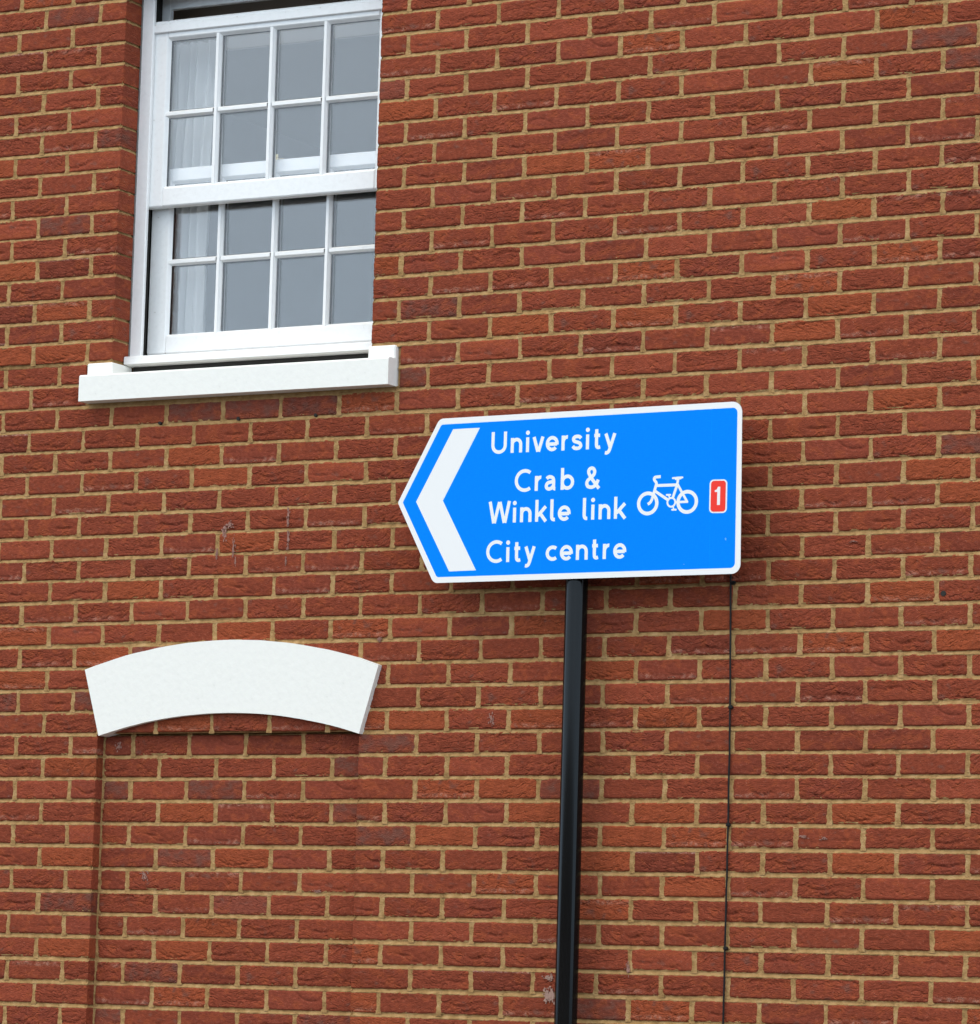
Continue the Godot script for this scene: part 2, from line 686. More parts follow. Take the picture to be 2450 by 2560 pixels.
func pooled(length: float, ls: float, rs: float, fine: bool, want := -1) -> Dictionary:
	var short := length < 0.16
	var key := "%s %.3f %.3f %s" % ["half" if short else "full", ls, rs, fine]
	if not pools.has(key):
		var many := 1
		if fine:
			many = (20 if short else CELLS_X * CELLS_Y) if ls + rs == 0.0 else 14
		else:
			many = 6
		var list := []
		for k in many:
			var cell := k if many == CELLS_X * CELLS_Y else rng.randi() % (CELLS_X * CELLS_Y)
			var nominal := 0.104 if short else 0.2158
			var f := 0.0
			var t := 1.0
			if short:
				f = 0.0 if k % 2 else 0.52
				t = f + 0.48
			list.append({"d": brick_data(nominal, 0.0655, hash(key) + k * 31, ls, rs, fine, cell, f, t), "len": nominal, "cell": cell})
		pools[key] = list
	var l: Array = pools[key]
	if want >= 0 and l.size() == CELLS_X * CELLS_Y:
		return l[want]
	if l.size() == CELLS_X * CELLS_Y:
		# mostly red, some dark, a few orange, grey or bloomed
		var r := rng.randf()
		var lo := 0
		var hi := 30
		if r > 0.93:
			lo = 51; hi = 54
		elif r > 0.78:
			lo = 42; hi = 51
		elif r > 0.75:
			lo = 36; hi = 42
		elif r > 0.64:
			lo = 30; hi = 36
		return l[lo + rng.randi() % (hi - lo)]
	return l[rng.randi() % l.size()]


func in_arch(p: Vector2, lift: float, margin: float) -> bool:
	var c := p - Vector2(-2.2885, lift)
	if c.y < -0.02 or absf(c.x) > 0.60:
		return false
	var low := 0.181 + (sqrt(1.818 * 1.818 - minf(c.x * c.x, 0.26)) - sqrt(1.818 * 1.818 - 0.26))
	var top := 0.4055 + (sqrt(1.859 * 1.859 - minf(c.x * c.x, 0.3318)) - sqrt(1.859 * 1.859 - 0.3318))
	var side := 0.51 + 0.066 * (c.y - 0.181) / 0.2245
	return c.y > low + margin and c.y < top - margin and absf(c.x) < side - margin


func seen(x: float, y: float) -> bool:
	return x > -3.75 and x < 0.80 and y > BASE_Y - 1.02 and y < BASE_Y + 3.02


func runs_of(j: int) -> Array:
	# [x0, x1, depth of a seen left end, of a seen right end, z]
	if j >= 20 and j <= 37:
		return [[-6.0, OPEN_L, 0.0, 0.108, 0.0], [OPEN_R, 2.7, 0.108, 0.0, 0.0]]
	if j == 18 or j == 19 or j == -16 or j == -17:
		return [[-6.0, -2.918, 0.0, 0.0, 0.0], [-1.686, 2.7, 0.0, 0.0, 0.0]]
	if j <= 2 and j >= -15:
		return [[-6.0, OPEN_L, 0.0, 0.045, 0.0], [OPEN_R, 2.7, 0.045, 0.0, 0.0], [OPEN_L + 0.001, OPEN_R - 0.001, 0.0, 0.0, NICHE_Z]]
	return [[-6.0, 2.7, 0.0, 0.0, 0.0]]


func house() -> void:
	var root := thing("brick_house", "red brick house wall with a white sash window above a blocked arched window", "house")
	var wall := core(root)
	var bricks := []
	var mortar := Builder.new()
	var perps := []
	for j in range(-30, 52):
		var y := course_y(j)
		for run in runs_of(j):
			var x: float = run[0]
			var off := 0.0 if posmod(j, 2) == 0 else 0.5
			var cuts := [run[0]]
			var k := ceilf(run[0] / PITCH - off + 0.12)
			while (k + off) * PITCH < run[1] - 0.03:
				cuts.append((k + off) * PITCH + (rng.randf_range(-0.0035, 0.0035)))
				k += 1.0
			cuts.append(run[1])
			for c in cuts.size() - 1:
				var l: float = cuts[c] + (0.0049 if c > 0 or run[2] <= 0.0 else 0.0)
				var r: float = cuts[c + 1] - (0.0049 if c < cuts.size() - 2 or run[3] <= 0.0 else 0.0)
				if c > 0:
					perps.append([cuts[c], j, run[4]])
				if r - l < 0.025:
					continue
				var covered := false
				for lift in [BASE_Y, BASE_Y + 2.627]:
					if in_arch(Vector2(l, y - 0.03), lift, 0.004) and in_arch(Vector2(r, y - 0.03), lift, 0.004) and in_arch(Vector2(l, y + 0.03), lift, 0.004) and in_arch(Vector2(r, y + 0.03), lift, 0.004):
						covered = true
				if covered:
					continue
				bricks.append({"l": l, "r": r, "y": y, "j": j, "z": run[4], "ls": run[2] if c == 0 else 0.0, "rs": run[3] if c == cuts.size() - 2 else 0.0})
	# how large each shows in the photograph
	var inv := cam.transform.affine_inverse()
	var th := tan(deg_to_rad(cam.fov * 0.5))
	for b in bricks:
		var p: Vector3 = inv * Vector3((b.l + b.r) * 0.5, b.y, b.z)
		var sx := p.x / -p.z / (th * 980.0 / 1024.0)
		var sy := p.y / -p.z / th
		b.size = 0.0
		if absf(sx) < 1.0 and absf(sy) < 1.0:
			b.size = (b.r - b.l) / (p.z * p.z)
			var wx: float = (b.l + b.r) * 0.5
			var wy: float = b.y - BASE_Y
			if wx > -1.50 and wx < -0.55 and wy > 0.72 and wy < 1.14:
				b.size *= 0.05
	var order := bricks.duplicate()
	order.sort_custom(func(p, q): return p.size > q.size)
	for k in order.size():
		order[k].single = k < 300
	var rest := Builder.new()
	var far := Builder.new()
	for b in bricks:
		var near := seen(b.l, b.y) or seen(b.r, b.y)
		var want := -1
		var length: float = b.r - b.l
		# bricks below the stone sill are greyed by run-off
		if b.j == 17 and b.l > -2.75 and b.r < -1.9:
			want = 36 + rng.randi() % 6
		var d := pooled(length, b.ls, b.rs, near, want)
		var t := Transform3D()
		if b.ls + b.rs == 0.0 and rng.randf() < 0.2:
			t = t.rotated(Vector3(0, 0, 1), PI)
		t = t.scaled(Vector3(length / d.len, rng.randf_range(0.985, 1.015), 1.0))
		t = Transform3D(Basis.from_euler(Vector3(rng.randf_range(-0.012, 0.012), rng.randf_range(-0.005, 0.005), rng.randf_range(-0.005, 0.005)))) * t
		t.origin = Vector3((b.l + b.r) * 0.5, b.y + rng.randf_range(-0.0012, 0.0012), b.z + rng.randf_range(-0.0012, 0.0010))
		if b.single:
			if not d.has("m"):
				var q := Builder.new()
				q.add(d.d, Transform3D())
				d.m = q.mesh()
			put("brick", d.m, mats.brick, wall, t)
		else:
			rest.add(d.d, t)
	put("bricks", rest.mesh(), mats.brick, wall).set_meta("kind", "stuff")
	# pointing
	for j in range(-30, 51):
		var y := (course_y(j) + course_y(j + 1)) * 0.5
		var done := {}
		for q in [j, j + 1]:
			for run in runs_of(q):
				var key := "%.3f %.3f %.3f" % [run[0], run[1], run[4]]
				if not done.has(key):
					done[key] = run
		var list: Array = done.values()
		# where both a whole and a parted course meet, the whole one rules
		for run in list:
			if run[4] == 0.0 and run[0] == -6.0 and run[1] == 2.7:
				list = [run]
				break
		if j == 2:                             # no bed under the course that carries over the recess
			list = [[-6.0, OPEN_L - 0.004, 0.0, 0.0, 0.0], [OPEN_R + 0.004, 2.7, 0.0, 0.0, 0.0]]
		for run in list:
			var x0: float = run[0]
			while x0 < run[1] - 0.001:
				var near := seen(x0, y)
				var x1: float = minf(run[1], x0 + (0.5 if near or x0 > 0.0 else 0.5))
				bed(mortar, Vector3(x0, y, run[4]), Vector3(x1, y, run[4]), Vector3(0, 0, 1), near)
				x0 = x1
			if run[3] > 0.0:
				bed(mortar, Vector3(run[1], y, 0.0), Vector3(run[1], y, -run[3]), Vector3(1, 0, 0), true)
			if run[2] > 0.0:
				bed(mortar, Vector3(run[0], y, -run[2]), Vector3(run[0], y, 0.0), Vector3(-1, 0, 0), false)
	for p in perps:
		upright(mortar, p[0], p[1], p[2])
	# the joint down the side of the recess
	for j in range(-15, 3):
		upright(mortar, OPEN_L + 0.004, j, NICHE_Z)
	put("mortar", mortar.mesh(), mats.mortar, wall)
	stains(wall)
	plugs_and_hole(wall)
	sash_window(root)
	window_sill(root, 0.0)
	window_sill(root, -GAUGE * 35.0)
	arch(root, 0.0)
	arch(root, 2.627)


func core(root: Node3D) -> Node3D:
	var b := Builder.new()
	var z0 := -0.32
	var z1 := -0.0125
	var top := course_y(51.5)
	var w0 := course_y(19.5)
	var w1 := course_y(37.5)
	var n1 := course_y(2.5)
	b.box(Vector3(-6.0, 0.0, z0), Vector3(OPEN_L - 0.012, top, z1), 0.001)
	b.box(Vector3(OPEN_R + 0.012, 0.0, z0), Vector3(2.7, top, z1), 0.001)
	b.box(Vector3(OPEN_L - 0.012, 0.0, z0), Vector3(OPEN_R + 0.012, n1, NICHE_Z - 0.0125), 0.001)
	b.box(Vector3(OPEN_L - 0.012, n1 + 0.002, z0), Vector3(OPEN_R + 0.012, BASE_Y + 1.405, z1), 0.001)
	b.box(Vector3(OPEN_L - 0.012, BASE_Y + 1.407, z0), Vector3(OPEN_R + 0.012, w0 - 0.004, -0.21), 0.001)
	b.box(Vector3(OPEN_L - 0.012, w1, z0), Vector3(OPEN_R + 0.012, top, z1), 0.001)
	return put("wall", b.mesh(), mats.mortar, root)


# a bed joint, struck back under the upper brick and flush on the lower one
func bed(b: Builder, p: Vector3, q: Vector3, out: Vector3, fine: bool) -> void:
	var length := p.distance_to(q)
	var steps := maxi(2, int(length / (0.0058 if fine else 0.08)))
	var prof := [[0.0105, -0.0030], [0.0078, -0.0034], [0.0048, -0.0062], [0.0010, -0.0056], [-0.0030, -0.0036], [-0.0056, -0.0016], [-0.0082, -0.0006], [-0.0106, -0.0026]]
	var pts := PackedVector3Array()
	var uv := PackedVector2Array()
	for k in prof.size():
		for s in steps + 1:
			var c := p.lerp(q, s / float(steps))
			var n1 := wobble.get_noise_3d((c.x + c.z) * 34.0, c.y * 90.0, k * 0.35)
			var n2 := wobble.get_noise_3d((c.x + c.z) * 7.0, c.y * 50.0, 40.0)
			var n3 := relief.get_noise_3d((c.x - c.z) * 95.0, c.y * 70.0, k * 0.9)
			pts.append(c + out * (prof[k][1] + 0.0022 * n1 + 0.0018 * n2 + 0.0024 * n3) + Vector3(0, prof[k][0] + 0.0012 * n2 + 0.0007 * n1, 0))
			uv.append(Vector2(c.x, c.y))
	b.grid(pts, steps + 1, uv, out)


func upright(b: Builder, x: float, j: int, z: float) -> void:
	var y0 := course_y(j) - 0.039
	var y1 := course_y(j) + 0.039
	var fine := seen(x, y0)
	var steps := 12 if fine else 1
	var pts := PackedVector3Array()
	var uv := PackedVector2Array()
	var prof := [[-0.0104, -0.0028], [-0.0060, -0.0016], [0.0, -0.0028], [0.0060, -0.0016], [0.0104, -0.0028]]
	for s in steps + 1:
		var y := lerpf(y0, y1, s / float(steps))
		for k in prof.size():
			var n1 := wobble.get_noise_3d(x * 90.0, y * 36.0, k * 0.4)
			var n3 := relief.get_noise_3d(x * 60.0, y * 95.0, k * 0.9)
			pts.append(Vector3(x + prof[k][0] + 0.001 * n1, y, z + prof[k][1] + 0.0022 * n1 + 0.0016 * n3))
			uv.append(Vector2(x, y))
	b.grid(pts, prof.size(), uv, Vector3(0, 0, 1))


# splashes and runs of old paint and lime on single bricks: [x, y, width, height]
func stains(wall: Node3D) -> void:
	for s in [[-2.338, 0.862, 0.016, 0.05], [-2.318, 0.885, 0.024, 0.022], [-2.300, 0.810, 0.010, 0.055], [-2.290, 0.765, 0.008, 0.028], [-2.365, 0.79, 0.008, 0.03], [-2.090, 0.905, 0.011, 0.052], [-2.087, 0.830, 0.009, 0.060], [-2.093, 0.760, 0.006, 0.03], [-1.301, 0.230, 0.014, 0.030], [-1.293, 0.212, 0.010, 0.014], [-1.066, -0.592, 0.030, 0.016, 60], [-1.064, -0.648, 0.032, 0.034, 130], [-1.725, 0.490, 0.014, 0.016], [-2.755, 0.150, 0.020, 0.028], [-0.79, -0.555, 0.012, 0.036], [-0.05, 0.762, 0.020, 0.006], [-0.20, -0.145, 0.03, 0.008], [-0.13, -0.15, 0.02, 0.008], [0.02, 2.47, 0.01, 0.022], [0.26, 2.58, 0.018, 0.02], [0.12, 2.52, 0.01, 0.02], [-1.95, -0.33, 0.03, 0.01], [-2.63, -0.285, 0.026, 0.028]]:
		var b := Builder.new()
		var g := RandomNumberGenerator.new()
		g.seed = int(s[0] * 1000.0 + s[1] * 777.0)
		var z := 0.0024
		if s[0] > OPEN_L and s[0] < OPEN_R and s[1] < 0.19:
			z += NICHE_Z
		for k in (s[4] if s.size() > 4 else 30):
			var at := Vector2(g.randfn(0.0, 0.28) * s[2], g.randfn(0.0, 0.28) * s[3])
			var rad := Vector2(s[2], s[3]) * Vector2(g.randf_range(0.04, 0.13), g.randf_range(0.04, 0.16))
			var pts := PackedVector2Array()
			for q in 9:
				var a := TAU * q / 9.0
				var f := g.randf_range(0.55, 1.15)
				pts.append(Vector2(s[0], BASE_Y + s[1]) + at + Vector2(cos(a) * rad.x, sin(a) * rad.y) * f)
			b.prism(pts, z - 0.004, z + 0.00001 * k, 0.0, false)
		put("paint_splash", b.mesh(), mats.limewash if s.size() > 4 else mats.faded, wall)


func plugs_and_hole(wall: Node3D) -> void:
	for s in [[-2.6127, 1.2426, 0.0058], [-2.2992, 1.2436, 0.0062], [-1.9971, 1.2420, 0.0058], [0.2503, 0.593, 0.0085]]:  # the largest disc is a drilled hole, its inner shade painted dark
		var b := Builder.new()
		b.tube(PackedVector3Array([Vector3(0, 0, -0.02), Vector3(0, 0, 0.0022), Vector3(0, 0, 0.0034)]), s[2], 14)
		put("wall_plug_or_hole", b.mesh(), mats.dark, wall, Transform3D(Basis(), Vector3(s[0], BASE_Y + s[1], 0.0)))


func window_sill(root: Node3D, lift: float) -> void:
	var y := BASE_Y + lift
	var b := Builder.new()
	# the projecting stone, its top falling outwards
	var x0 := -2.9135
	var x1 := -1.6915
	var sec := [Vector2(-0.11, 1.3235), Vector2(0.055, 1.3235), Vector2(0.055, 1.4085), Vector2(0.0495, 1.4145), Vector2(-0.11, 1.4195)]
	for k in sec.size():
		var p: Vector2 = sec[k]
		var q: Vector2 = sec[(k + 1) % sec.size()]
		b.poly([Vector3(x0, p.y + y, p.x), Vector3(x1, p.y + y, p.x), Vector3(x1, q.y + y, q.x), Vector3(x0, q.y + y, q.x)], Vector3(0, -(q.x - p.x), q.y - p.y))
	for e in [x0, x1]:
		var pts := []
		for p in sec:
			pts.append(Vector3(e, p.y + y, p.x))
		b.poly(pts, Vector3(1.0 if e == x1 else -1.0, 0, 0))
	var sill := put("window_sill", b.mesh(), mats.stone, root)
	sill.set_meta("label", "white painted stone sill under the sash window" if lift == 0.0 else "white painted stone sill at the foot of the blocked window")
	for e in [[-2.9125, -2.8085], [-1.7965, -1.6925]]:
		var s := Builder.new()
		s.box(Vector3(e[0], y + 1.405, -0.11), Vector3(e[1], y + 1.4605, 0.012), 0.004)
		put("stooling", s.mesh(), mats.stone, sill)


func arch(root: Node3D, lift: float) -> void:
	var y := BASE_Y + lift
	var cx := -2.2885
	var outline := PackedVector2Array()
	var steps := 28
	for k in steps + 1:
		var x := lerpf(-0.51, 0.51, k / float(steps))
		outline.append(Vector2(cx + x, y + 0.181 + sqrt(1.818 * 1.818 - x * x) - sqrt(1.818 * 1.818 - 0.2601) + 0.0012 * wobble.get_noise_1d(x * 30.0)))
	for k in steps + 1:
		var x := lerpf(0.576, -0.576, k / float(steps))
		outline.append(Vector2(cx + x, y + 0.4055 + sqrt(1.859 * 1.859 - x * x) - sqrt(1.859 * 1.859 - 0.3318) + 0.0022 * wobble.get_noise_1d(x * 45.0 + 9.0)))
	var b := Builder.new()
	b.prism(outline, -0.06, 0.022, 0.008)
	var o := put("arched_lintel", b.mesh(), mats.stone, root)
	o.set_meta("label", "white rendered segmental lintel over the blocked window" if lift == 0.0 else "white rendered segmental lintel over the sash window")


# ---------- the sash window ----------
func bar_shape(b: Builder, along: int, c: float, from: float, to: float, z: float, wide: float) -> void:
	# glazing bar: flat nose, sloping putty down to the glass
	var hw := wide * 0.5
	var sec := [Vector2(-hw * 0.45, z), Vector2(hw * 0.45, z), Vector2(hw, z - 0.012), Vector2(hw, z - 0.036), Vector2(-hw, z - 0.036), Vector2(-hw, z - 0.012)]
	for k in sec.size():
		var p: Vector2 = sec[k]
		var q: Vector2 = sec[(k + 1) % sec.size()]
		var mid := (p + q) * 0.5
		var o := Vector2(q.y - p.y, -(q.x - p.x))
		if o.dot(mid - Vector2(0, z - 0.018)) < 0.0:
			o = -o
		if along == 1:
			b.poly([Vector3(c + p.x, from, p.y), Vector3(c + q.x, from, q.y), Vector3(c + q.x, to, q.y), Vector3(c + p.x, to, p.y)], Vector3(o.x, 0, o.y))
		else:
			b.poly([Vector3(from, c + p.x, p.y), Vector3(from, c + q.x, q.y), Vector3(to, c + q.x, q.y), Vector3(to, c + p.x, p.y)], Vector3(0, o.x, o.y))


func sash(w: Node3D, called: String, z: float, y0: float, y1: float, bottom: float, top: float, hy: float, drop: float) -> void:
	var xl := -2.793
	var xr := -1.816
	var px0 := -2.717
	var px1 := -1.868
	var zb := z - 0.042
	var b := Builder.new()
	b.box(Vector3(xl, y0, zb), Vector3(px0, y1, z), 0.004)
	b.box(Vector3(px1, y0, zb), Vector3(xr, y1, z), 0.004)
	b.box(Vector3(px0, y0, zb), Vector3(px1, bottom, z + 0.001), 0.004)
	b.box(Vector3(px0, top, zb), Vector3(px1, y1, z + 0.001), 0.004)
	# putty fillets round the glass
	for e in [px0, px1]:
		var s := 1.0 if e == px0 else -1.0
		b.poly([Vector3(e, bottom, z - 0.004), Vector3(e, top, z - 0.004), Vector3(e + s * 0.007, top, z - 0.014), Vector3(e + s * 0.007, bottom, z - 0.014)], Vector3(s, 0, 1))
	for e in [bottom, top]:
		var s := 1.0 if e == bottom else -1.0
		b.poly([Vector3(px0, e, z - 0.004), Vector3(px1, e, z - 0.004), Vector3(px1, e + s * 0.007, z - 0.014), Vector3(px0, e + s * 0.007, z - 0.014)], Vector3(0, s, 1))
	put(called, b.mesh(), mats.paint, w)
	var bars := [-2.514, -2.296, -2.081]
	for x in bars:
		b = Builder.new()
		bar_shape(b, 1, x, bottom - 0.002, top + 0.002, z - 0.001, 0.023)
		put("glazing_bar", b.mesh(), mats.paint, w)
	var edges := [px0] + bars + [px1]
	for k in 4:
		b = Builder.new()
		var a: float = edges[k] + (0.010 if k > 0 else -0.002)
		var c: float = edges[k + 1] - (0.010 if k < 3 else -0.002)
		bar_shape(b, 0, hy, a, c, z - 0.0025, 0.023)
		put("glazing_bar", b.mesh(), mats.paint, w)
	# double glazing
	for k in 4:
		for r in 2:
			b = Builder.new()
			var a: float = edges[k] + (0.003 if k > 0 else -0.004)
			var c: float = edges[k + 1] - (0.003 if k < 3 else -0.004)
			var ya := (bottom - 0.004) if r == 0 else hy + 0.003
			var yc := (hy - 0.003) if r == 0 else top + 0.004
			# each sheet sits a hair out of true
			var tl := rng.randf_range(-0.0012, 0.0012)
			for d in [0.014, 0.026]:
				glass_box(b, a, c, ya, yc, z - d, tl)
			put("pane", b.mesh(), mats.glass, w)
			b = Builder.new()
			for e in [a + 0.0045, c - 0.0085]:
				b.box(Vector3(e + 0.001, ya + 0.002, z - 0.0252), Vector3(e + 0.0085, yc - 0.002, z - 0.0188), 0.0005)
			for e in [ya + 0.004, yc - 0.0115]:
				b.box(Vector3(a + 0.0135, e, z - 0.0252), Vector3(c - 0.0080, e + 0.0075, z - 0.0188), 0.0005)
			put("glazing_spacer", b.mesh(), mats.dark, w)


func glass_box(b: Builder, a: float, c: float, y0: float, y1: float, z: float, tl: float) -> void:
	for s in [0.0, -0.004]:
		b.poly([Vector3(a, y0, z + s), Vector3(c, y0, z + s + tl), Vector3(c, y1, z + s + tl), Vector3(a, y1, z + s)], Vector3(0, 0, 1.0 if s == 0.0 else -1.0))


func sash_window(root: Node3D) -> void:
	var y := BASE_Y
	var w := part("sash_window", root)
	w.set_meta("label", "white timber sash window, upper sash slid down a little")
	var b := Builder.new()
	# outer linings, pulley stiles, parting beads and inner linings
	b.box(Vector3(-2.8175, y + 1.490, -0.116), Vector3(-2.768, y + 2.83, -0.100), 0.003)
	b.box(Vector3(-1.842, y + 1.490, -0.116), Vector3(-1.7915, y + 2.83, -0.100), 0.003)
	b.box(Vector3(-2.768, y + 2.768, -0.116), Vector3(-1.842, y + 2.83, -0.101), 0.003)
	for s in [[-2.8175, -2.8112], [-1.8010, -1.7915]]:
		b.box(Vector3(s[0], y + 1.480, -0.235), Vector3(s[1], y + 2.83, -0.1165), 0.001)
	b.box(Vector3(-2.811, y + 2.79, -0.235), Vector3(-1.8015, y + 2.83, -0.1165), 0.001)
	for s in [[-2.811, -2.776], [-1.833, -1.8015]]:
		b.box(Vector3(s[0], y + 1.500, -0.235), Vector3(s[1], y + 2.79, -0.2120), 0.002)
	b.box(Vector3(-2.776, y + 2.742, -0.235), Vector3(-1.833, y + 2.79, -0.2120), 0.002)
	put("window_frame", b.mesh(), mats.paint, w)
	# black brush strip in the empty track, its colour standing for the gap's shade
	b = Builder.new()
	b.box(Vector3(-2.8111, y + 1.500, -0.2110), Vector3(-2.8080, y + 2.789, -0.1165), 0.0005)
	put("brush_shade_strip", b.mesh(), mats.dark, w)
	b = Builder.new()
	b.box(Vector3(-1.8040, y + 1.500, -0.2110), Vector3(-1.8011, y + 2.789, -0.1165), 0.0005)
	put("brush_shade_strip", b.mesh(), mats.dark, w)
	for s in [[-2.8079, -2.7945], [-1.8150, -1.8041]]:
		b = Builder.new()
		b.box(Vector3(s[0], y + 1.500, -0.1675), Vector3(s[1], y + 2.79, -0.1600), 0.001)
		put("parting_bead", b.mesh(), mats.dark, w)  # bead coloured dark to carry the shade of the track gap
	# dark-coloured strip added to paint the shade between timber and stone
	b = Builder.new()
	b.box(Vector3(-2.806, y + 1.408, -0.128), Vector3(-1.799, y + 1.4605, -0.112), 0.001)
	put("gap_shade_strip", b.mesh(), mats.dark, w)
	# timber sill with a weathered top
	b = Builder.new()
	var sec := [Vector2(-0.235, 1.461), Vector2(-0.085, 1.461), Vector2(-0.066, 1.4645), Vector2(-0.066, 1.488), Vector2(-0.070, 1.492), Vector2(-0.235, 1.512)]
	for k in sec.size():
		var p: Vector2 = sec[k]
		var q: Vector2 = sec[(k + 1) % sec.size()]
		b.poly([Vector3(-2.8145, p.y + y, p.x), Vector3(-1.7955, p.y + y, p.x), Vector3(-1.7955, q.y + y, q.x), Vector3(-2.8145, q.y + y, q.x)], Vector3(0, -(q.x - p.x), q.y - p.y))
	for e in [-2.8145, -1.7955]:
		var pts := []
		for p in sec:
			pts.append(Vector3(e, p.y + y, p.x))
		b.poly(pts, Vector3(1.0 if e > -2.0 else -1.0, 0, 0))
	put("timber_sill", b.mesh(), mats.paint, w)
	# mastic between timber and brick
	b = Builder.new()
	var path := PackedVector3Array()
	for k in 60:
		path.append(Vector3(OPEN_L + 0.0012 + 0.0012 * wobble.get_noise_1d(k * 0.9), y + lerpf(1.49, 2.80, k / 59.0), -0.1005 + 0.0015 * wobble.get_noise_1d(k * 1.7 + 50.0)))
	b.tube(path, 0.0042, 6)
	put("mastic", b.mesh(), plain(lin(0.16, 0.15, 0.14), 0.8), w)
	sash(w, "upper_sash", -0.117, y + 2.019, y + 2.676, y + 2.084, y + 2.612, y + 2.344, 0.0)
	sash(w, "lower_sash", -0.169, y + 1.513, y + 2.162, y + 1.574, y + 2.115, y + 1.833, 0.0)
	# draught bar along the top of the upper sash
	b = Builder.new()
	b.box(Vector3(-2.784, y + 2.632, -0.1165), Vector3(-1.826, y + 2.662, -0.1050), 0.002)
	put("draught_bar", b.mesh(), mats.paint, w)
	b = Builder.new()
	b.box(Vector3(-2.318, y + 2.1625, -0.205), Vector3(-2.272, y + 2.168, -0.178), 0.002)
	b.tube(PackedVector3Array([Vector3(-2.302, y + 2.168, -0.19), Vector3(-2.302, y + 2.184, -0.19)]), 0.007, 10)
	var brass := plain(lin(0.62, 0.50, 0.26), 0.3)
	brass.metallic = 0.9
	put("sash_fastener", b.mesh(), brass, w)


# ---------- behind the glass ----------
func room() -> void:
	var y := BASE_Y
	for s in [["room_floor", Vector3(-4.4, y + 0.55, -4.3), Vector3(-0.4, y + 0.70, -0.33), mats.carpet], ["room_ceiling", Vector3(-4.4, y + 3.06, -4.3), Vector3(-0.4, y + 3.2, -0.33), mats.room], ["room_wall_back", Vector3(-4.4, y + 0.705, -4.3), Vector3(-0.4, y + 3.055, -4.15), mats.room], ["room_wall_left", Vector3(-4.4, y + 0.705, -4.145), Vector3(-4.25, y + 3.055, -0.33), mats.room], ["room_wall_right", Vector3(-0.55, y + 0.705, -4.145), Vector3(-0.4, y + 3.055, -0.33), mats.room]]:
		var b := Builder.new()
		b.box(s[1], s[2], 0.001)
		put(s[0], b.mesh(), s[3], self).set_meta("kind", "structure")
	var c := thing("curtain", "white curtain gathered at the side of the sash window", "curtain")
	var pts := PackedVector3Array()
	var uv := PackedVector2Array()
	var cols := 120
	for r in 40:
		var v := r / 39.0
		var yy := y + lerpf(1.42, 2.64, v)
		for k in cols + 1:
			var u := k / float(cols)
			var wide := 0.215 + 0.03 * v
			pts.append(Vector3(-2.868 + u * wide + 0.006 * wobble.get_noise_2d(u * 3.0, v * 2.0), yy, -0.305 + 0.017 * sin(u * 38.0 + 1.2 * sin(v * 2.6) + 3.0 * wobble.get_noise_1d(u * 4.0)) * (0.55 + 0.45 * u) + 0.01 * wobble.get_noise_2d(u * 5.0, v * 3.0)))
			uv.append(Vector2(u, v))
	var b := Builder.new()
	b.grid(pts, cols + 1, uv, Vector3(0, 0, 1))
	put("cloth", b.mesh(), mats.cloth, c)
	var p := thing("curtain_pelmet", "brown board across the top of the window behind the sashes", "pelmet")
	b = Builder.new()
	b.box(Vector3(-2.96, y + 2.617, -0.372), Vector3(-1.66, y + 2.86, -0.354), 0.002)
	put("board", b.mesh(), mats.pelmet, p)


# ---------- cable on the wall ----------
func cable() -> void:
	var t := thing("cable", "thin black cable clipped straight down the bricks below the blue sign", "cable", Vector3(-0.4575, 0, 0))
	var b := Builder.new()
	var path := PackedVector3Array()
	path.append(Vector3(-0.004, BASE_Y + 0.93, -0.02))
	path.append(Vector3(-0.004, BASE_Y + 0.93, 0.002))
	for k in 60:
		var v := k / 59.0
		var yy := lerpf(BASE_Y + 0.92, 0.02, v)
		path.append(Vector3(-0.0055 + 0.0105 * smoothstep(0.0, 0.28, v) + 0.0016 * wobble.get_noise_1d(v * 22.0) - 0.003 * smoothstep(0.3, 0.6, v), yy, 0.0058 + 0.0008 * wobble.get_noise_1d(v * 40.0 + 9.0)))
	b.tube(path, 0.0032, 8)
	put("cord", b.mesh(), mats.cable, t)
	for s in [0.6435, 0.255, -0.1095, -0.4898, -0.87, -1.25, -1.63]:
		b = Builder.new()
		b.box(Vector3(-0.0045, -0.006, -0.004), Vector3(0.0085, 0.006, 0.0105), 0.003)
		var clip := put("clip", b.mesh(), mats.cable, t, Transform3D(Basis(), Vector3(0.0025, BASE_Y + s, 0.0)))
		b = Builder.new()
		b.tube(PackedVector3Array([Vector3(0.0085, 0, 0.003), Vector3(0.0085, 0, 0.0125)]), 0.0034, 8)
		put("nail", b.mesh(), mats.cable, clip)


# ---------- the direction sign ----------
const SX := -1.6
const SY := 0.64
const PPM := 1180.0
const TW := 1472
const TH := 672
var ink: PackedFloat32Array


